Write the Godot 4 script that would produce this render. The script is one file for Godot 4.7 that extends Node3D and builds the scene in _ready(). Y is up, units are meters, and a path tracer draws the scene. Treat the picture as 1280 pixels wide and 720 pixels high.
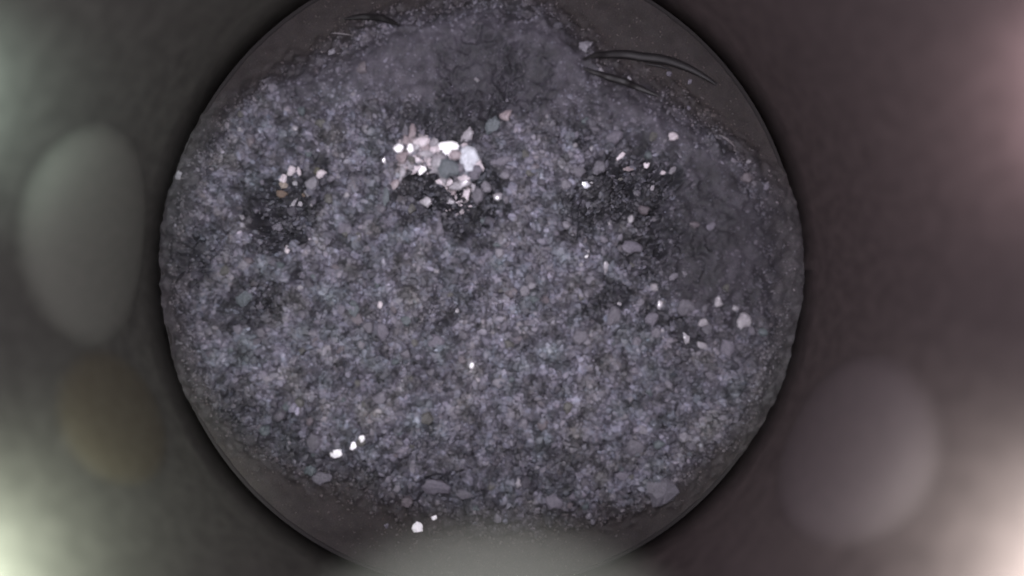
extends Node3D
# A look straight down a dark round pipe (0.41 m across) at the gritty soil lying at its bottom.
# Plan: x to the right, z towards the bottom of the photograph, y up along the pipe. M is one plan unit (half a millimetre).

const M := 0.0005
const BORE := 412.0        # inner radius of the pipe, plan units
const FLOOR_Y := -22.0     # the bare margin at the foot of the pipe
const GRID := 413
const STEP := 2.0

var rng := RandomNumberGenerator.new()
var used := {}
var lump := FastNoiseLite.new()
var clod := FastNoiseLite.new()
var cell := FastNoiseLite.new()
var tone := FastNoiseLite.new()
var hue := FastNoiseLite.new()
var ground := PackedFloat32Array()
var flakes: Array = []
var mats := {}

# outline of the heaped soil (plan units from the pipe's axis) as [bearing in degrees, distance]
var shore := [[-180, 404], [-168, 402], [-155, 384], [-145, 362], [-136, 334], [-126, 314], [-117, 316], [-110, 318], [-100, 318], [-92, 324], [-84, 324], [-76, 322],
	[-66, 292], [-56, 278], [-46, 294], [-36, 312], [-26, 336], [-18, 380], [-8, 410], [0, 414], [10, 412], [20, 402], [30, 384], [40, 362], [50, 348], [60, 330], [72, 308],
	[84, 300], [96, 298], [106, 292], [116, 296], [126, 308], [134, 330], [142, 354], [152, 378], [165, 398], [180, 404]]
# hollows: x, z (photograph units), radius, depth, how strongly pit shade is painted into the soil colour
var hollows := [[352, 262, 46, 17, .9], [335, 292, 30, 14, .8], [398, 232, 22, 7, .6], [400, 205, 14, 6, .9], [524, 226, 20, 15, .8], [588, 264, 36, 17, 1.0], [552, 240, 24, 13, 1.0], [612, 226, 18, 13, .9], [520, 250, 30, 10, .7],
	[560, 157, 34, 10, .8], [506, 152, 26, 7, .5], [604, 150, 24, 8, .7], [760, 238, 44, 15, .8], [728, 268, 30, 13, .8], [806, 236, 42, 14, .8], [790, 206, 34, 10, .7], [836, 218, 20, 9, .8], [822, 290, 32, 11, .6],
	[298, 386, 30, 13, .8], [330, 376, 22, 10, .8], [240, 322, 30, 11, .7], [270, 300, 18, 8, .5], [770, 372, 20, 13, .9], [742, 390, 16, 8, .7], [806, 322, 30, 10, .6], [812, 398, 14, 9, .8], [370, 346, 9, 9, .9], [560, 380, 40, 5, .3],
	[850, 330, 46, 6, .5], [728, 160, 16, 7, .7], [735, 178, 12, 6, .7], [600, 92, 52, 11, .55], [655, 96, 40, 8, .5], [470, 628, 50, 6, .5], [330, 566, 60, 7, .6], [300, 520, 36, 5, .5], [420, 612, 50, 6, .6], [560, 640, 60, 5, .55], [860, 270, 50, 6, .5], [690, 590, 40, 5, .5], [850, 408, 14, 8, .7], [866, 428, 12, 7, .8]]


func _ready() -> void:
	rng.seed = 20211
	look_and_light()
	set_noises()
	make_materials()
	for v in 15:
		flakes.append(flake_mesh(v))
	build_pipe()
	build_soil()
	build_flakes()
	build_fibres()
	build_glare()


func look_and_light() -> void:
	var cam := Camera3D.new()
	cam.name = "camera"
	add_child(cam)
	cam.position = Vector3(40, 623, 23) * M
	cam.rotation_degrees = Vector3(-90, 0, 0)
	cam.near = 0.005
	cam.far = 20.0
	var lens := CameraAttributesPhysical.new()
	lens.frustum_focal_length = 20.7846
	lens.frustum_near = 0.005
	lens.frustum_far = 20.0
	lens.frustum_focus_distance = 671 * M
	lens.exposure_aperture = 1.0
	cam.attributes = lens
	cam.fov = 60.0
	cam.current = true
	var we := WorldEnvironment.new()
	we.name = "surroundings"
	var e := Environment.new()
	e.background_mode = Environment.BG_COLOR
	e.background_color = Color.BLACK
	e.tonemap_mode = Environment.TONE_MAPPER_LINEAR
	e.tonemap_exposure = 1.0
	e.sdfgi_enabled = true
	e.ssao_enabled = true
	e.ssil_enabled = true
	we.environment = e
	add_child(we)
	# [bearing, distance from the axis, height, energy, colour, where it sits]; the four side lamps are turned to the wall, the two by the lens shine down
	var lamps := [[147, 364, 335, .130, Color(.95, 1.0, .93), "lower left"], [-163, 376, 318, .085, Color(.90, 1.0, .97), "upper left"], [28, 364, 390, .112, Color(.97, 1.0, .96), "lower right"], [-14, 372, 372, .048, Color(1.0, .92, .94), "upper right"]]
	for l in lamps:
		led(l[0], l[1], l[2], l[3], l[4], true, "small round white lamp turned to the pipe wall at the " + l[5])
	led(-95, 120, 670, .096, Color(.975, .95, 1.0), false, "small round white lamp above the soil beside the upper edge of view")
	led(80, 110, 670, .070, Color(.975, .955, 1.0), false, "small round white lamp above the soil beside the lower edge of view")


func led(bearing: float, out: float, high: float, energy: float, tint: Color, to_wall: bool, label: String) -> void:
	var a := deg_to_rad(bearing)
	var at := Vector3(cos(a) * out, high, sin(a) * out) * M
	var t := thing("led_lamp", label, "lamp", at, "lamps inside the pipe")
	var glow := StandardMaterial3D.new()
	glow.albedo_color = Color(.9, .9, .9)
	glow.emission_enabled = true
	glow.emission = tint
	glow.emission_energy_multiplier = 1.5
	var bulb := SphereMesh.new()
	bulb.radius = .008
	bulb.height = .016
	bulb.radial_segments = 20
	bulb.rings = 10
	part("bulb", bulb, glow, t)
	var base := CylinderMesh.new()
	base.top_radius = .009
	base.bottom_radius = .012
	base.height = .012
	var dark := StandardMaterial3D.new()
	dark.albedo_color = Color(.12, .12, .12)
	part("base", base, dark, t).position.y = .016
	var lamp: Light3D
	if to_wall:
		var spot := SpotLight3D.new()
		spot.spot_range = 5.0
		spot.spot_attenuation = 2.0
		spot.spot_angle = 68.0
		spot.spot_angle_attenuation = 1.0
		lamp = spot
	else:
		var bare := OmniLight3D.new()
		bare.omni_range = 5.0
		bare.omni_attenuation = 2.0
		lamp = bare
	lamp.name = "light"
	lamp.light_color = tint
	lamp.light_energy = energy
	lamp.light_size = .01
	lamp.shadow_enabled = true
	t.add_child(lamp, true)
	if to_wall:
		lamp.basis = Basis.looking_at(Vector3(cos(a), -.5, sin(a)).normalized())


# ---------------------------------------------------------------- helpers
func numbered(called: String) -> String:
	var n: int = used.get(called, 0)
	used[called] = n + 1
	return called if n == 0 else "%s_%03d" % [called, n]


func thing(called: String, label: String, category: String, at := Vector3.ZERO, group := "") -> Node3D:
	var o := Node3D.new()
	o.name = numbered(called)
	add_child(o, true)
	o.position = at
	tag(o, label, category, group)
	return o


func tag(o: Node, label: String, category: String, group := "") -> void:
	o.set_meta("label", label)
	o.set_meta("category", category)
	if group:
		o.set_meta("group", group)


func part(called: String, mesh: Mesh, m: Material, parent: Node) -> MeshInstance3D:
	var o := MeshInstance3D.new()
	o.name = called if parent != self else numbered(called)
	o.mesh = mesh
	if m:
		o.material_override = m
	parent.add_child(o, true)
	return o


func set_noises() -> void:
	for n in [lump, clod, cell, tone, hue]:
		n.noise_type = FastNoiseLite.TYPE_SIMPLEX_SMOOTH
		n.fractal_type = FastNoiseLite.FRACTAL_FBM
		n.fractal_octaves = 3
	lump.seed = 5
	lump.frequency = 1.0 / 120.0
	clod.seed = 9
	clod.frequency = 1.0 / 24.0
	cell.seed = 13
	cell.noise_type = FastNoiseLite.TYPE_CELLULAR
	cell.cellular_return_type = FastNoiseLite.RETURN_DISTANCE
	cell.fractal_octaves = 2
	cell.frequency = 1.0 / 13.0
	tone.seed = 21
	tone.frequency = 1.0 / 26.0
	hue.seed = 33
	hue.frequency = 1.0 / 70.0


func shore_at(deg: float) -> float:
	for i in shore.size() - 1:
		if deg <= shore[i + 1][0]:
			var a = shore[i]
			var b = shore[i + 1]
			return lerpf(a[1], b[1], (deg - a[0]) / float(b[0] - a[0]))
	return shore[-1][1]


func heaped(x: float, z: float) -> float:  # 1 on the heap, 0 on the bare margin
	var r := sqrt(x * x + z * z)
	var edge := shore_at(rad_to_deg(atan2(z, x))) + 16.0 * clod.get_noise_2d(x + 400, z)
	return smoothstep(-58.0, 18.0, edge - r)


func blob(x: float, z: float, cx: float, cz: float, rx: float, rz: float) -> float:
	var d := Vector2((x - cx) / rx, (z - cz) / rz).length_squared()
	return exp(-d * 1.4)


func silt(x: float, z: float) -> float:  # how far fine smooth silt covers the grit
	var k := blob(x, z, 20, -258, 160, 78) * 1.7 + blob(x, z, 310, -24, 92, 120) * 1.15 + blob(x, z, -220, -240, 70, 44) * .8
	k += blob(x, z, 190, -210, 46, 34) + blob(x, z, 240, -170, 44, 34) + blob(x, z, 285, -115, 36, 44) + blob(x, z, -110, -262, 60, 34) + .7 * smoothstep(350.0, 392.0, sqrt(x * x + z * z))
	return clampf(k, 0.0, 1.0)


func pit_shade(x: float, z: float) -> float:  # shade of the pits painted into the soil colour, strongest mid-hollow
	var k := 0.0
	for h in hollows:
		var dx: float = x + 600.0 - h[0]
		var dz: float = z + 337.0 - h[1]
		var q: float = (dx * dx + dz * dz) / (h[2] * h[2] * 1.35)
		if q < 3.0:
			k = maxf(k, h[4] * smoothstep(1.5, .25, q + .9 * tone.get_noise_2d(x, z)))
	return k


func level(x: float, z: float) -> float:
	var k := heaped(x, z)
	var s := silt(x, z)
	var y := 7.0 * lump.get_noise_2d(x, z) + 10.0 * clod.get_noise_2d(x, z) * (1.0 - .75 * s) + 5.0 * cell.get_noise_2d(x, z) * (1.0 - .85 * s)
	y += 12.0 * blob(x, z, 20, -285, 110, 40)
	for h in hollows:
		var dx: float = x + 600.0 - h[0]
		var dz: float = z + 337.0 - h[1]
		var q: float = (dx * dx + dz * dz) / (h[2] * h[2])
		if q < 2.5:
			y -= h[3] * smoothstep(1.3, .1, q + .7 * clod.get_noise_2d(x * 1.6, z * 1.6))
	y -= 12.0 * smoothstep(340.0, 404.0, sqrt(x * x + z * z))
	return lerpf(FLOOR_Y + 1.2 * clod.get_noise_2d(x * .5, z * .5), y, k)


func level_at(x: float, z: float) -> float:
	var i := clampi(roundi(x / STEP) + GRID / 2, 0, GRID - 1)
	var j := clampi(roundi(z / STEP) + GRID / 2, 0, GRID - 1)
	return ground[j * GRID + i]


func earth(x: float, z: float) -> Color:  # base colour of the soil, linear
	var k := heaped(x, z)
	var h := hue.get_noise_2d(x, z)
	var t := tone.get_noise_2d(x, z)
	var c := Color(.088, .084, .106).lerp(Color(.092, .089, .092), clampf(h * 1.4, 0, 1)).lerp(Color(.080, .090, .100), clampf(-h * 1.3, 0, 1))
	c = c.lerp(Color(.082, .076, .094), silt(x, z))
	c = c.lerp(Color(.040, .036, .045), .9 * blob(x, z, 300, -20, 105, 130))
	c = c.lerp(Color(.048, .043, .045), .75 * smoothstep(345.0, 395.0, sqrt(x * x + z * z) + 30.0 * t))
	c *= 1.0 + .85 * t * (1.0 - .7 * silt(x, z)) + .45 * lump.get_noise_2d(x * 1.4 + 700, z * 1.4)
	c = c.lerp(Color(.025, .025, .031), pit_shade(x, z))
	return Color(.039, .031, .030).lerp(c, k) * (1.0 + .3 * t)


# ---------------------------------------------------------------- materials
func grain_texture(lo: float, hi: float, scale: float, s: int) -> NoiseTexture2D:
	var n := FastNoiseLite.new()
	n.seed = s
	n.frequency = scale
	n.fractal_octaves = 3
	var ramp := Gradient.new()
	ramp.set_color(0, Color(lo, lo, lo))
	ramp.set_color(1, Color(hi, hi, hi))
	var t := NoiseTexture2D.new()
	t.width = 512
	t.height = 512
	t.seamless = true
	t.noise = n
	t.color_ramp = ramp
	return t


func stone(c: Color, rough := .7, coat := 0.0) -> StandardMaterial3D:
	var m := StandardMaterial3D.new()
	m.albedo_color = c.linear_to_srgb()
	m.roughness = rough
	m.metallic_specular = .5
	if coat > 0:
		m.clearcoat_enabled = true
		m.clearcoat = coat
		m.clearcoat_roughness = .15
	m.uv1_triplanar = true
	m.uv1_world_triplanar = true
	m.uv1_scale = Vector3.ONE * 40.0
	m.albedo_texture = mats.mottle
	return m


func make_materials() -> void:
	mats.mottle = grain_texture(.62, 1.0, .03, 3)
	mats.white = stone(Color(.97, .96, .97), .3, .8)
	mats.white.albedo_texture = null
	mats.bluewhite = stone(Color(.86, .89, .97), .35, .6)
	mats.pinkwhite = stone(Color(.82, .74, .78), .4, .5)
	mats.pale = stone(Color(.40, .38, .41), .45, .4)
	mats.pink = stone(Color(.36, .30, .315), .5, .3)
	mats.beige = stone(Color(.42, .36, .31), .6)
	mats.orange = stone(Color(.24, .18, .14), .7)
	mats.grey = stone(Color(.155, .147, .172), .7)
	mats.pale_speck = stone(Color(.30, .285, .31), .55, .2)
	mats.dim = stone(Color(.19, .18, .205), .6)
	mats.lilac = stone(Color(.175, .163, .198), .7)
	mats.teal = stone(Color(.145, .165, .18), .7)
	mats.dark = stone(Color(.055, .06, .068), .7)
	mats.olive = stone(Color(.11, .105, .075), .8)
	mats.fibre = stone(Color(.012, .010, .011), .6)
	mats.hair = stone(Color(.22, .2, .21), .6)
	var g := [Color(.10, .095, .115), Color(.14, .132, .155), Color(.19, .18, .21), Color(.12, .118, .11), Color(.11, .13, .14), Color(.25, .24, .27), Color(.15, .13, .145)]
	mats.grains = []
	for c in g:
		mats.grains.append(stone(c, .65))


# ---------------------------------------------------------------- the pipe
func lathe(profile: Array, n: int) -> ArrayMesh:  # profile: [radius, height] from the bottom up, seen from inside
	var st := SurfaceTool.new()
	st.begin(Mesh.PRIMITIVE_TRIANGLES)
	var k := profile.size()
	for i in n + 1:
		var a := TAU * i / n
		for p in profile:
			st.set_color(Color(.93, 1.0, .90).lerp(Color(1.10, .84, .87), smoothstep(-.6, .6, cos(a) + .25 * sin(3.0 * a + p[1] * .01))))
			st.add_vertex(Vector3(cos(a) * p[0], p[1], sin(a) * p[0]) * M)
	for i in n:
		for j in k - 1:
			var a := i * k + j
			var b := a + k
			for v in [a, a + 1, b, b, a + 1, b + 1]:
				st.add_index(v)
	st.generate_normals()
	return st.commit()


func build_pipe() -> void:
	var t := thing("pipe", "dark round pipe whose glossy wall surrounds the disc of soil", "pipe", Vector3(0, FLOOR_Y * M, 0))
	var m := StandardMaterial3D.new()
	m.albedo_color = Color(.056, .0505, .049).linear_to_srgb()
	m.roughness = .55
	m.metallic_specular = .35
	m.uv1_triplanar = true
	m.uv1_world_triplanar = true
	m.uv1_scale = Vector3.ONE * 7.0
	m.albedo_texture = grain_texture(.78, 1.0, .03, 8)
	m.vertex_color_use_as_albedo = true  # wall tint runs from greenish on the left to reddish on the right
	mats.wall = m
	part("wall", lathe([[BORE, -6], [BORE, 40], [BORE, 120], [BORE, 240], [BORE, 400], [BORE, 800], [BORE + 16, 800], [BORE + 16, -6], [BORE, -6]], 128), m, t)
	var r := StandardMaterial3D.new()
	r.metallic_specular = .1
	r.albedo_color = Color(.022, .020, .020).linear_to_srgb()
	r.roughness = .6
	part("rim", lathe([[BORE - 5, -4], [BORE - 4.5, 1.5], [BORE - 3, 2.6], [BORE - 1, 3]], 160), r, t)


# ---------------------------------------------------------------- the soil
func build_soil() -> void:
	var soil := Node3D.new()
	soil.name = "soil"
	soil.set_meta("kind", "structure")
	soil.set_meta("label", "dark gritty violet grey soil at the bottom of the pipe")
	add_child(soil)
	ground.resize(GRID * GRID)
	var v := PackedVector3Array()
	var c := PackedColorArray()
	v.resize(GRID * GRID)
	c.resize(GRID * GRID)
	for j in GRID:
		for i in GRID:
			var x := (i - GRID / 2) * STEP
			var z := (j - GRID / 2) * STEP
			var n := j * GRID + i
			if x * x + z * z < 430.0 * 430.0:
				ground[n] = level(x, z)
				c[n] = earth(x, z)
			v[n] = Vector3(x, ground[n], z) * M
	var nor := PackedVector3Array()
	nor.resize(GRID * GRID)
	var idx := PackedInt32Array()
	for j in GRID:
		for i in GRID:
			var n := j * GRID + i
			var dx := ground[mini(i + 1, GRID - 1) + j * GRID] - ground[maxi(i - 1, 0) + j * GRID]
			var dz := ground[i + mini(j + 1, GRID - 1) * GRID] - ground[i + maxi(j - 1, 0) * GRID]
			nor[n] = Vector3(-dx, 2.0 * STEP, -dz).normalized()
			if i < GRID - 1 and j < GRID - 1:
				var x := (i - GRID / 2) * STEP
				var z := (j - GRID / 2) * STEP
				if x * x + z * z < 420.0 * 420.0:
					idx.append_array(PackedInt32Array([n, n + 1, n + GRID, n + 1, n + GRID + 1, n + GRID]))
	var arr := []
	arr.resize(Mesh.ARRAY_MAX)
	arr[Mesh.ARRAY_VERTEX] = v
	arr[Mesh.ARRAY_NORMAL] = nor
	arr[Mesh.ARRAY_COLOR] = c
	arr[Mesh.ARRAY_INDEX] = idx
	var mesh := ArrayMesh.new()
	mesh.add_surface_from_arrays(Mesh.PRIMITIVE_TRIANGLES, arr)
	var m := StandardMaterial3D.new()
	m.vertex_color_use_as_albedo = true
	m.roughness = .75
	m.uv1_triplanar = true
	m.uv1_world_triplanar = true
	m.uv1_scale = Vector3.ONE * 25.0
	m.albedo_texture = grain_texture(.55, 1.0, .06, 15)
	part("bed", mesh, m, soil)
	# fine grit nobody could count
	var gm := StandardMaterial3D.new()
	gm.vertex_color_use_as_albedo = true
	gm.roughness = .6
	for variant in 4:
		var put: Array = []
		var tint: Array = []
		for k in 17000:
			var r := sqrt(rng.randf()) * 400.0
			var a := rng.randf() * TAU
			var x := cos(a) * r
			var z := sin(a) * r
			var on := heaped(x, z)
			var smooth := silt(x, z)
			var wet := pit_shade(x, z)
			if rng.randf() > lerpf(.22, 1.0, on) * (1.0 - .68 * smooth) * (1.0 - .55 * wet) * clampf(.8 + 1.1 * tone.get_noise_2d(x + 900, z), .2, 1.0):
				continue
			var size := (1.3 + 3.4 * pow(rng.randf(), 1.9)) * lerpf(.6, 1.0, on) * (1.0 - .55 * smooth)
			var b := Basis.from_euler(Vector3(rng.randfn(0, .28), rng.randf() * TAU, rng.randfn(0, .28))) * Basis.from_scale(Vector3(size * rng.randf_range(.7, 1.5), size * rng.randf_range(.3, .6), size * rng.randf_range(.7, 1.2)) * M)
			put.append(Transform3D(b, Vector3(x, level_at(x, z) + size * .12, z) * M))
			var l := 1.12 * exp(rng.randfn(0.0, .18) * on)
			if rng.randf() < .016 + .05 * on * minf(1.0, blob(x, z, 230, 20, 130, 100) + blob(x, z, -250, -40, 120, 120) + .5 * blob(x, z, 0, 60, 160, 160)):
				l *= lerpf(1.2, 1.75, on)
				b = b.scaled(Vector3.ONE * 1.25)
			var h := rng.randfn(0.0, .3)
			var col := Color(1, 1, 1).lerp(Color(1.06, 1.0, .92), clampf(h, 0, 1)).lerp(Color(.9, 1.02, 1.06), clampf(-h, 0, 1))
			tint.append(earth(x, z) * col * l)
		var mm := MultiMesh.new()
		mm.transform_format = MultiMesh.TRANSFORM_3D
		mm.use_colors = true
		mm.mesh = pebble_mesh(variant) if variant < 2 else flakes[variant]
		mm.instance_count = put.size()
		for k in put.size():
			mm.set_instance_transform(k, put[k])
			mm.set_instance_color(k, tint[k])
		var o := MultiMeshInstance3D.new()
		o.name = "grit"
		o.multimesh = mm
		o.material_override = gm
		o.set_meta("kind", "stuff")
		soil.add_child(o, true)
	# larger grains that can be picked apart
	var n := 0
	while n < 230:
		var r := sqrt(rng.randf()) * 370.0
		var a := rng.randf() * TAU
		var x := cos(a) * r
		var z := sin(a) * r
		if rng.randf() > heaped(x, z) * (1.0 - .9 * silt(x, z)) * (.35 + .65 * smoothstep(-.1, .3, clod.get_noise_2d(x * .6, z * .6 + 300))) * (1.0 - .6 * pit_shade(x, z)):
			continue
		var w := rng.randf_range(4.0, 8.5)
		var o := part("grain", flakes[rng.randi() % flakes.size()], mats.grains[rng.randi() % 7], soil)
		settle(o, x, z, w, w * rng.randf_range(.6, 1.3), rng.randf() * 180.0, rng.randf_range(.4, .7))
		n += 1


func pebble_mesh(v: int) -> ArrayMesh:  # an eight-cornered irregular chip about one unit in radius
	var r := RandomNumberGenerator.new()
	r.seed = 70 + v
	var st := SurfaceTool.new()
	st.begin(Mesh.PRIMITIVE_TRIANGLES)
	st.set_smooth_group(-1)
	var top := Vector3(r.randf_range(-.3, .3), r.randf_range(.7, 1.1), r.randf_range(-.3, .3))
	var low := Vector3(0, -.8, 0)
	var ring: Array = []
	var n := 5 + v % 2
	for i in n:
		var a := TAU * (i + r.randf_range(-.25, .25)) / n
		ring.append(Vector3(cos(a), r.randf_range(-.25, .45), sin(a)) * r.randf_range(.75, 1.2))
	for i in n:
		var p = ring[i]
		var q = ring[(i + 1) % n]
		for w in [top, p, q, low, q, p]:
			st.add_vertex(w)
	st.generate_normals()
	return st.commit()


func flake_mesh(v: int) -> ArrayMesh:  # a chipped plate with bevelled rim, radius about one, half-thickness one
	var r := RandomNumberGenerator.new()
	r.seed = 400 + v
	var st := SurfaceTool.new()
	st.begin(Mesh.PRIMITIVE_TRIANGLES)
	st.set_smooth_group(-1)
	var n := 7 + v % 4 if v < 12 else 11
	var rows: Array = []
	for k in 3:
		rows.append([])
	for i in n:
		var a := TAU * (i + r.randf_range(-.3, .3)) / n
		var d := r.randf_range(.55, 1.18) if v < 9 else r.randf_range(.7, 1.1) if v < 12 else r.randf_range(.62, 1.2)
		rows[0].append(Vector3(cos(a) * d * .9, -.9, sin(a) * d * .9))
		rows[1].append(Vector3(cos(a) * d, r.randf_range(.0, .4), sin(a) * d))
		var e := r.randf_range(.62, .9)
		rows[2].append(Vector3(cos(a) * d * e, r.randf_range(.6, 1.0), sin(a) * d * e))
	var top := Vector3(r.randf_range(-.2, .2), 1.05, r.randf_range(-.2, .2))
	for i in n:
		var j := (i + 1) % n
		for k in 2:
			for w in [rows[k][i], rows[k + 1][j], rows[k + 1][i], rows[k][i], rows[k][j], rows[k + 1][j]]:
				st.add_vertex(w)
		for w in [rows[2][i], rows[2][j], top]:
			st.add_vertex(w)
	st.generate_normals()
	var made := st.commit()
	return made


func settle(o: Node3D, x: float, z: float, w: float, d: float, turn: float, thick: float) -> void:
	var t := minf(w, d) * thick
	var b := Basis.from_euler(Vector3(rng.randf_range(-.22, .22), deg_to_rad(-turn), rng.randf_range(-.22, .22)))
	o.transform = Transform3D(b * Basis.from_scale(Vector3(w, t, d) * M), Vector3(x, level_at(x, z) + t * .55, z) * M)


# ---------------------------------------------------------------- crystals and flakes
func put_flake(called: String, label: String, category: String, group: String, look: String, x: float, z: float, w: float, d: float, turn := 0.0, lift := 0.0) -> void:
	var o := part(called, flakes[9 + rng.randi() % 3 if look == "white" else 12 + rng.randi() % 3 if maxf(w, d) > 15.0 else rng.randi() % 9], mats[look], self)
	tag(o, label, category, group)
	settle(o, x - 600.0, z - 337.0, w * .64, d * .64, turn, .4)
	o.position.y += lift * M


func build_flakes() -> void:
	var g := "bright crystals of the white cluster"
	var cluster := [
		["largest white oval crystal, top middle of the bright cluster", "white", 559, 185, 25, 15, -8],
		["large bluish white crystal at the right end of the bright cluster", "bluewhite", 586, 198, 20, 25, -20],
		["pinkish white blocky crystal at the upper left of the bright cluster", "pinkwhite", 528, 179, 14, 12, 0],
		["small white crystal at the far left end of the bright cluster", "white", 500, 187, 11, 9, -25],
		["narrow upright white crystal between two pink flakes of the cluster", "white", 514, 188, 7, 10, 10],
		["slanting white crystal at the lower left of the bright cluster", "white", 528, 209, 8, 15, 20],
		["pale grey crystal just left of the largest white crystal", "pale", 542, 179, 11, 11, 30],
		["thin curved grey sliver at the upper left tip of the cluster", "grey", 505, 165, 6, 19, 8],
		["tall pinkish sliver above the narrow upright white crystal", "pink", 516, 169, 7, 22, 5],
		["grey upright chip above the pinkish white blocky crystal", "lilac", 526, 165, 8, 13, 0],
		["tall grey slanting chip above the bluish white crystal", "pale", 583, 170, 10, 21, 25],
		["small white tip on top of the tall grey slanting chip", "pinkwhite", 591, 164, 8, 6, -20],
		["dull pinkish grey plate below the largest white crystal", "pale", 549, 203, 17, 16, 0],
		["long pale sliver hanging below the pinkish grey plate", "pale", 553, 218, 8, 18, -20],
		["long pale sliver at the lower left edge of the cluster", "pale", 504, 213, 6, 18, 8],
		["short pale pink flake beside the slanting white crystal", "pinkwhite", 518, 210, 10, 12, 30],
		["dark blue grey plate in the middle of the bright cluster", "teal", 562, 212, 22, 18, 10],
		["lilac flake under the bluish white crystal", "lilac", 594, 216, 15, 13, -30],
		["pinkish strip under the right side of the largest white crystal", "pink", 572, 196, 16, 9, 15],
		["pale flake in the heart of the cluster's left half", "pale", 533, 194, 14, 9, 5],
		["pink grey flake at the left side under the small white crystal", "pink", 506, 198, 9, 13, 0],
		["long pinkish strip lying below the dark blue grey plate", "pale", 574, 231, 22, 8, -14],
		["small white flake at the right end of the lower bright strip", "pinkwhite", 583, 242, 10, 12, 15],
		["grey upright flake right of the lower bright strip", "grey", 597, 244, 11, 16, 0],
		["greyish white flake at the left of the lower bright strip", "pale", 558, 249, 16, 9, 12],
		["white flake in the middle of the lower bright strip", "pinkwhite", 568, 252, 13, 7, -15],
		["grey chip left of the lower bright strip", "pale", 531, 252, 11, 9, -30],
		["slim pinkish chip left of the cluster over a dark hollow", "pink", 492, 231, 7, 14, 20],
		["slim teal grey chip below the cluster's left side", "teal", 483, 245, 7, 18, 0],
		["pale triangular speck left of the cluster", "pale", 482, 203, 6, 7, 0]]
	for a in cluster:
		put_flake("crystal", a[0], "crystal", g, a[1], a[2], a[3], a[4] * 1.12, a[5] * 1.15, a[6], 3.5)
	g = "beads that shine white"
	for a in [
		["largest shining white bead, left of a row of three at the lower left", 419, 567, 17, 11, 8], ["middle shining white bead of the row of three at the lower left", 440, 559, 9, 9, 0],
		["smallest shining white bead, upper right of the row of three", 453, 548, 7, 8, 0], ["shining white lump by itself near the bottom edge of the soil", 519, 668, 13, 12, 30],
		["tiny white speck beside the lump near the bottom edge", 540, 654, 8, 6, 0], ["tiny white speck by itself below the middle of the soil", 590, 456, 6, 7, 0]]:
		put_flake("bead", a[0], "bead", g, "white", a[1], a[2], a[3], a[4], a[5], 2.0)
	g = "chips round the left hollow"
	for a in [
		["white chip standing over a beige chip at the left hollow", "pinkwhite", 350, 221, 7, 9, 20], ["beige chip at the upper edge of the left hollow", "beige", 348, 229, 11, 7, 10], ["orange brown chip at the edge of the left hollow", "orange", 349, 241, 12, 9, 25],
		["white slanting chip at the top of the left hollow", "pinkwhite", 365, 214, 8, 11, 30], ["white upright chip at the top of the left hollow", "pinkwhite", 374, 215, 6, 13, -10], ["dull chip under the white slanting chip", "pale", 365, 226, 8, 6, 0],
		["olive chip touching a white heart shaped chip", "olive", 396, 213, 7, 8, 0], ["white pointed chip right of the left hollow", "pinkwhite", 401, 217, 9, 11, 25], ["pale squarish speck inside the left hollow", "pale", 379, 239, 7, 7, 0], ["long slanting pale sliver in the left hollow", "pale", 360, 251, 5, 13, 30],
		["pale hooked chip at the right side of the left hollow", "pale", 384, 252, 6, 14, 10], ["pale speck beside the slanting sliver in the left hollow", "pale", 367, 252, 6, 6, 0], ["brownish speck beside the pale squarish speck", "orange", 373, 241, 6, 7, 0]]:
		put_flake("chip", a[0], "chip", g, a[1], a[2], a[3], a[4], a[5], a[6], 2.0)
	g = "chips round the right hollow"
	for a in [
		["white slanting rod shaped chip in the right hollow", "pinkwhite", 777, 193, 5, 12, 52], ["pink bar shaped chip below the white rod shaped chip", "pink", 791, 206, 16, 5, -5], ["white round bead like chip at the right of the pink bar", "pinkwhite", 812, 203, 7, 8, 0],
		["white chip at the right edge of the right hollow", "pinkwhite", 832, 214, 8, 6, -25], ["bright chip on the ridge above the right hollow", "pinkwhite", 840, 172, 10, 8, -15], ["bluish white chip at the left edge of the right hollow", "bluewhite", 733, 229, 9, 9, -20], ["tiny white speck touching the bluish white chip", "white", 741, 228, 5, 6, 0],
		["pale upright speck low in the right hollow", "pale", 821, 231, 5, 9, 0], ["grey flat bar left of the right hollow", "grey", 719, 212, 20, 7, 0], ["grey plate with a sharp right corner left of the hollow", "grey", 750, 207, 15, 16, 10], ["grey plate above the white rod shaped chip", "lilac", 768, 173, 16, 17, 0], ["grey flat bar at the top of the right hollow's left side", "grey", 744, 162, 15, 6, 8]]:
		put_flake("chip", a[0], "chip", g, a[1], a[2], a[3], a[4], a[5], a[6], 2.0)
	g = "plates and lumps of soil"
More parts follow.
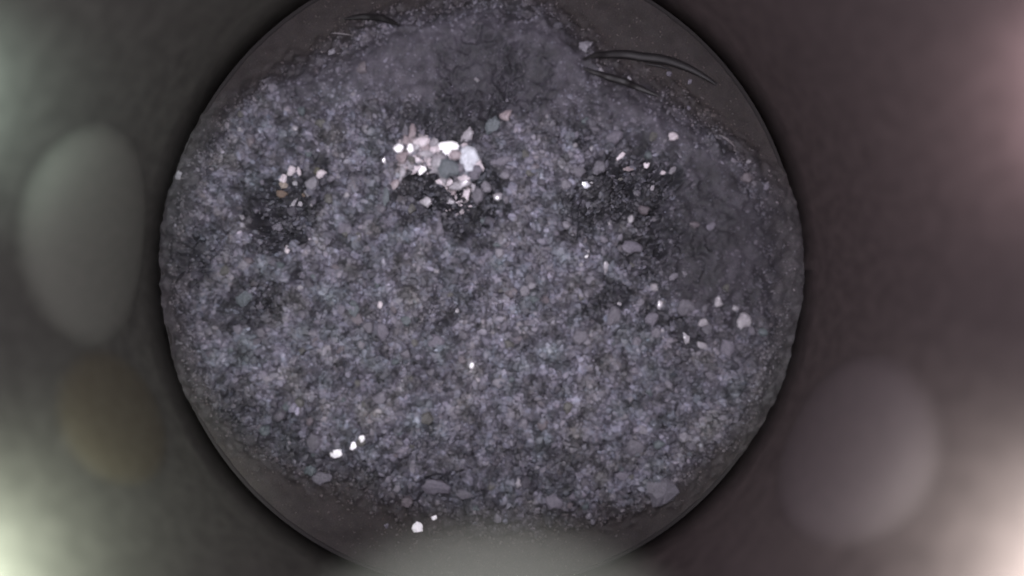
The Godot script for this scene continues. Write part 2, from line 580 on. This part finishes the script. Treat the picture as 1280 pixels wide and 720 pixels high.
	for a in [
		["large grey plate right of the middle of the soil", "lilac", 790, 308, 24, 14, 10], ["long upright grey sliver left of the large grey plate", "pale", 760, 331, 7, 24, 15], ["pale square chip in the dark patch right of the middle", "pale", 818, 358, 10, 10, 0], ["pale chip in a dark pit right of the middle", "pale", 778, 380, 9, 8, 0],
		["pale pointed chip right of the dark pit", "pale", 826, 380, 8, 12, 15], ["grey forked flake below the pale pointed chip", "lilac", 816, 400, 13, 18, 0], ["broad grey flake near the right side", "grey", 855, 383, 20, 18, 0], ["pale flat flake over a small hollow at the right", "pale", 878, 403, 13, 9, 0], ["pale flat chip low in a dark hollow at the right", "pale", 878, 431, 15, 8, 10],
		["pale upright chip near the right edge of the soil", "pale", 897, 377, 9, 12, 0], ["pale clustered flake near the right edge of the soil", "pale", 928, 400, 15, 18, 20], ["broad lilac flake below the pale clustered flake", "lilac", 908, 434, 16, 20, -15], ["slim pale upright chip above the long pale sliver at right", "pale", 860, 422, 8, 14, 0], ["long pale sliver below the grey forked flake", "pale", 829, 423, 6, 22, 5],
		["large grey leaf shaped plate below the dark pit", "grey", 767, 394, 15, 22, 15], ["grey angular plate lower right of the middle", "grey", 724, 420, 18, 16, 0], ["pale chip with a hollow under it above the middle right", "pale", 788, 275, 8, 12, 20], ["white upright speck left of the large grey plate", "white", 733, 317, 5, 10, 5], ["grey block above the left end of the large grey plate", "lilac", 755, 298, 11, 9, 0],
		["teal grey plate beside the dark patch at left", "teal", 298, 372, 22, 17, -20], ["white speck at the upper left of the grey mound", "pinkwhite", 358, 312, 6, 9, 10], ["pale chip beside a square dark pit at left", "lilac", 377, 343, 11, 12, 0], ["pale hooked sliver below the square dark pit at left", "pale", 376, 360, 10, 6, -25], ["pale flake with a dark notch left of the middle", "lilac", 426, 386, 9, 15, 10],
		["teal flake right of the flake with a dark notch", "teal", 443, 389, 10, 16, 0], ["bright small chip left of the middle of the soil", "pinkwhite", 477, 381, 5, 8, 0], ["grey drooping flake left of the middle", "lilac", 479, 413, 14, 20, -20], ["pale bluish flake above the grey mound at left", "lilac", 430, 285, 15, 9, -25], ["pale tall flake just below the dark hollow in the middle", "lilac", 550, 286, 10, 15, 0],
		["broad grey flake below the middle of the soil", "lilac", 544, 426, 20, 14, 10], ["grey flat plate right of the bright cluster", "lilac", 625, 202, 26, 11, -8], ["teal grey plate upper right of the bright cluster", "teal", 616, 154, 16, 20, 30], ["pinkish grey plate upper right of the teal grey plate", "pink", 633, 144, 12, 14, 40], ["pale chip right of the hollow under the cluster", "pale", 623, 246, 10, 9, 0],
		["pale grey lump at the bottom edge of the heaped soil", "lilac", 545, 609, 32, 17, 12], ["flat grey lump right of the pale lump at the bottom", "grey", 578, 620, 24, 12, 8], ["round pale lump low on the right of the bottom", "lilac", 692, 625, 20, 15, 20], ["small pale lump right of the round pale lump", "lilac", 716, 622, 12, 10, -30], ["upright pale chip on the slope above the round lump", "pale", 647, 603, 9, 12, 0],
		["grey plate on the lower left slope", "grey", 393, 551, 16, 20, 0], ["grey wide lump on the lower left edge", "grey", 397, 601, 22, 14, 0], ["grey wide flake on the lower right slope", "lilac", 780, 596, 20, 9, 5], ["large triangular pale shard at the lower right rim", "grey", 829, 620, 34, 38, 30], ["grey rounded flake above the lower right shard", "grey", 793, 558, 20, 18, 0]]:
		put_flake("flake", a[0], "flake", g, a[1], a[2], a[3], a[4], a[5], a[6], 1.5)
	# more crystals that fill the cluster out
	var stars := {"the largest white oval crystal": [559, 185], "the large bluish white crystal": [586, 198], "the pinkish white blocky crystal": [528, 179], "the narrow upright white crystal": [514, 188], "the slanting white crystal": [528, 209], "the dark blue grey plate": [562, 212], "the dull pinkish grey plate": [549, 203]}
	var told := {}
	for p in [[509, 178], [519, 199], [539, 188], [546, 194], [536, 203], [543, 212], [511, 205], [525, 188], [566, 201], [578, 186], [598, 206], [580, 222], [566, 232], [588, 230], [503, 197], [556, 226], [521, 182], [533, 186], [548, 187], [570, 192]]:
		var look: String = ["pale", "pink", "pinkwhite", "pinkwhite"][rng.randi() % 4]
		put_flake("crystal", telling({"pale": "small pale grey crystal ", "pink": "small dull pink crystal ", "pinkwhite": "small whitish crystal "}[look], p, stars, told, " crystal "), "crystal", "bright crystals of the white cluster", look, p[0], p[1], rng.randf_range(13, 20), rng.randf_range(7, 12), rng.randf() * 180.0, 0.0)
	# crumbled crystal between them, too fine to count
	var dust := MultiMesh.new()
	dust.transform_format = MultiMesh.TRANSFORM_3D
	dust.use_colors = true
	dust.mesh = pebble_mesh(1)
	dust.instance_count = 190
	var core := [[508, 185, 9], [524, 192, 14], [545, 196, 14], [530, 207, 10], [558, 205, 14], [578, 212, 14], [566, 228, 10], [570, 249, 13], [586, 238, 8], [520, 170, 10], [503, 208, 6]]
	for k in 190:
		var c = core[rng.randi() % core.size()]
		var x: float = c[0] - 600.0 + rng.randfn(0, c[2] * .6)
		var z: float = c[1] - 337.0 + rng.randfn(0, c[2] * .55)
		var w := rng.randf_range(1.3, 3.4)
		dust.set_instance_transform(k, Transform3D(Basis.from_euler(Vector3(rng.randf() * 3.0, rng.randf() * TAU, rng.randf() * 3.0)) * Basis.from_scale(Vector3(w, w * .7, w * 1.3) * M), Vector3(x, level_at(x, z) + rng.randf_range(1.0, 6.0), z) * M))
		dust.set_instance_color(k, Color(.98, .88, .92) * (.14 + .5 * pow(rng.randf(), 2.2)))
	var crumbs := MultiMeshInstance3D.new()
	crumbs.name = "crystal_crumbs"
	crumbs.multimesh = dust
	var dm := StandardMaterial3D.new()
	dm.vertex_color_use_as_albedo = true
	dm.roughness = .45
	crumbs.material_override = dm
	add_child(crumbs, true)
	tag(crumbs, "fine crumbled pinkish white crystal packed between the stones of the bright cluster", "crystal crumbs")
	crumbs.set_meta("kind", "stuff")
	# pale specks, each told by the landmark next to it
	var marks := {"the bright cluster": [545, 200], "the left hollow": [360, 250], "the right hollow": [780, 225], "the three shining beads": [437, 558], "the large triangular shard": [829, 620], "the large grey plate": [790, 308], "the broad grey flake at right": [855, 383],
		"the pale clustered flake at right": [928, 400], "the square dark pit": [370, 346], "the teal grey plate at left": [298, 372], "the dark arched fibre": [800, 62], "the pale hair at the rim": [914, 172], "the round pale lump": [692, 625], "the pale lump at the bottom": [545, 609],
		"the grey drooping flake": [479, 413], "the middle of the soil": [600, 337], "the shining lump near the bottom": [519, 668], "the pale smooth mound at the top": [620, 50], "the grey angular plate": [724, 420], "the ridge chip at upper right": [840, 172]}
	var taken := {}
	for p in [[414, 223], [421, 220], [391, 252], [433, 245], [418, 262], [431, 272], [318, 263], [300, 271], [454, 198], [324, 225], [269, 323], [333, 279], [331, 315], [267, 359], [287, 347], [395, 403], [500, 306], [410, 302], [462, 341], [407, 489], [521, 537], [514, 574], [359, 556], [320, 118], [440, 117], [422, 87], [371, 162], [215, 215], [297, 160], [533, 636], [478, 667], [503, 252], [683, 146], [596, 98], [835, 202], [843, 210], [830, 177], [782, 155], [791, 152], [720, 167], [719, 182], [732, 170], [735, 191], [741, 185], [861, 218], [764, 279], [687, 279], [726, 331], [803, 313], [810, 334], [786, 316], [859, 342], [920, 385], [637, 362], [695, 292], [649, 405], [889, 283], [636, 434], [569, 389], [546, 338], [597, 525], [740, 494], [693, 556], [748, 617], [592, 643], [655, 592], [831, 584], [960, 232], [752, 85], [811, 62], [866, 130], [870, 94], [789, 94], [843, 83], [940, 200]]:
		var w := rng.randf_range(5.5, 9.0)
		var look: String = ["pale", "lilac", "lilac", "pale", "dim"][rng.randi() % 5]
		put_flake("speck", telling({"pale": "pale grey speck ", "lilac": "faint violet speck ", "dim": "dim grey speck "}[look], p, marks, taken, " speck "), "speck", "pale specks on the soil", "pale_speck" if look == "pale" else look, p[0], p[1], w * .85, w * rng.randf_range(.5, 1.5), rng.randf() * 180.0, .5)


func telling(what: String, p: Array, marks: Dictionary, taken: Dictionary, noun: String) -> String:  # a label that says where it lies, by the landmark next to it
	var winds := ["right of", "below right of", "below", "below left of", "left of", "above left of", "above", "above right of"]
	var near := ""
	var best := 1e9
	for k in marks:
		var gap := Vector2(p[0] - marks[k][0], p[1] - marks[k][1]).length()
		if gap < best:
			best = gap
			near = k
	var way := Vector2(p[0] - marks[near][0], p[1] - marks[near][1])
	var far := "close " if best < 35 else "some way " if best > 80 else "a little way "
	var label: String = what + far + winds[posmod(roundi(way.angle() / (PI / 4)), 8)] + " " + near
	taken[label] = taken.get(label, 0) + 1
	if taken[label] > 1:
		label = label.replace(noun, [" flat%s", " angular%s", " narrow%s"][mini(taken[label] - 2, 2)] % noun)
	return label


# ---------------------------------------------------------------- fibres
func fibre(label: String, look: String, way: Array, thick: float, lift := 1.5) -> void:
	var curve := Curve3D.new()
	for i in way.size():
		var x: float = way[i][0] - 600.0
		var z: float = way[i][1] - 337.0
		var before = way[maxi(i - 1, 0)]
		var after = way[mini(i + 1, way.size() - 1)]
		var tan := Vector3(after[0] - before[0], 0, after[1] - before[1]) / 6.0
		curve.add_point(Vector3(x, level_at(x, z) + thick * .5 + lift, z), -tan, tan)
	var st := SurfaceTool.new()
	st.begin(Mesh.PRIMITIVE_TRIANGLES)
	var n := 28
	var k := 8
	var total := curve.get_baked_length()
	for i in n + 1:
		var s := float(i) / n
		var p := curve.sample_baked(s * total)
		var q := curve.sample_baked(minf(s * total + 1.0, total)) - curve.sample_baked(maxf(s * total - 1.0, 0.0))
		var side := q.cross(Vector3.UP).normalized()
		var up := side.cross(q).normalized()
		var r := thick * (.12 + .88 * pow(sin(PI * clampf(s, .02, .98)), .6))
		for j in k + 1:
			var a := TAU * j / k
			st.add_vertex((p + side * cos(a) * r + up * sin(a) * r * .7) * M)
	for i in n:
		for j in k:
			var a := i * (k + 1) + j
			var b := a + k + 1
			for w in [a, b, a + 1, a + 1, b, b + 1]:
				st.add_index(w)
	st.generate_normals()
	tag(part("fibre", st.commit(), mats[look], self), label, "fibre", "fibres on the bare margin")


func build_fibres() -> void:
	fibre("long dark arched fibre on the bare margin at upper right", "fibre", [[729, 74], [745, 66], [761, 62], [785, 60], [806, 63], [830, 66], [850, 71], [876, 82], [902, 98]], 6.0)
	fibre("dark fibre curving down right under the long arched one", "fibre", [[729, 86], [745, 90], [761, 93], [781, 101], [798, 105], [826, 118]], 4.8)
	fibre("short thin dark fibre inside the arch of the long one", "fibre", [[812, 72], [830, 74], [846, 79]], 1.8)
	fibre("thick dark arched fibre on the bare margin at upper left", "fibre", [[425, 14], [455, 13], [478, 20], [500, 34]], 4.4)
	fibre("pale straight hair lying at the right rim of the soil", "hair", [[904, 164], [912, 170], [926, 180]], 1.5)
	fibre("pale thin hair on the bare margin at upper left", "hair", [[408, 33], [420, 34], [434, 36]], 1.1)


# ---------------------------------------------------------------- lamp glare shaped as translucent patches on the pipe wall
func glare_patch(label: String, bearing: float, high: float, wide: float, tall: float, deep: float, c: Color, alpha: float, lean := 0.0) -> void:
	var st := SurfaceTool.new()
	st.begin(Mesh.PRIMITIVE_TRIANGLES)
	var rings := 14
	var n := 48
	for i in rings + 1:
		var s := sin(float(i) / rings * PI / 2.0)
		var h := cos(float(i) / rings * PI / 2.0)
		for j in n + 1:
			var a := TAU * j / n
			var u := Vector2(cos(a) * s * wide, sin(a) * s * tall).rotated(lean)
			var b := deg_to_rad(bearing) + u.x / BORE
			var r := BORE - 1.2 - deep * h
			st.set_color(Color(1, 1, 1, smoothstep(0.0, .7, h)))
			st.add_vertex(Vector3(cos(b) * r, high + u.y, sin(b) * r) * M)
	for i in rings:
		for j in n:
			var a := i * (n + 1) + j
			var b := a + n + 1
			for w in [a, a + 1, b, b, a + 1, b + 1]:
				st.add_index(w)
	st.generate_normals()
	var m := StandardMaterial3D.new()
	m.albedo_color = Color(c.r, c.g, c.b).linear_to_srgb()
	m.albedo_color.a = alpha
	m.transparency = BaseMaterial3D.TRANSPARENCY_ALPHA
	m.roughness = .6
	m.metallic_specular = .3
	m.vertex_color_use_as_albedo = true
	tag(part("lamp_glare", st.commit(), m, self), label, "water drop", "lamp glare built on the pipe wall")


func build_glare() -> void:
	glare_patch("pale oval lamp glare built as a film on the wall left of the soil", -175.5, 93, 122, 79, 14, Color(.138, .140, .118), .48)
	glare_patch("faint brownish lamp glare built as a film below the pale oval at left", 157, 98, 78, 64, 8, Color(.085, .07, .042), .3)
	glare_patch("large mauve grey lamp glare built as a film on the wall at lower right", 26, 138, 100, 96, 14, Color(.115, .092, .096), .45, .2)
	# lamp glare at the bottom, shaped as a translucent tongue thinning to its edge
	var st := SurfaceTool.new()
	st.begin(Mesh.PRIMITIVE_TRIANGLES)
	var rings := 16
	var n := 64
	for side in [1.0, -1.0]:
		var first: int = 0 if side > 0 else (rings + 1) * (n + 1)
		for i in rings + 1:
			var s := sin(float(i) / rings * PI / 2.0)
			var h := cos(float(i) / rings * PI / 2.0)
			for j in n + 1:
				var a := TAU * j / n
				st.set_color(Color(1, 1, 1, smoothstep(.02, .95, h)))
				st.add_vertex(Vector3(cos(a) * s * 192.0, side * h * 10.0, sin(a) * s * 263.0) * M)
		for i in rings:
			for j in n:
				var a := first + i * (n + 1) + j
				var b := a + n + 1
				for w in ([a, b, a + 1, a + 1, b, b + 1] if side < 0 else [a, a + 1, b, b, a + 1, b + 1]):
					st.add_index(w)
	st.generate_normals()
	var m := StandardMaterial3D.new()
	m.albedo_color = Color(.125, .135, .108).linear_to_srgb()
	m.albedo_color.a = .36
	m.vertex_color_use_as_albedo = true
	m.transparency = BaseMaterial3D.TRANSPARENCY_ALPHA
	m.roughness = .6
	var o := part("bottom_glare", st.commit(), m, self)
	tag(o, "pale greenish lamp glare built as a film bulging in at the bottom edge", "water film")
	o.position = Vector3(30, 343, 412) * M
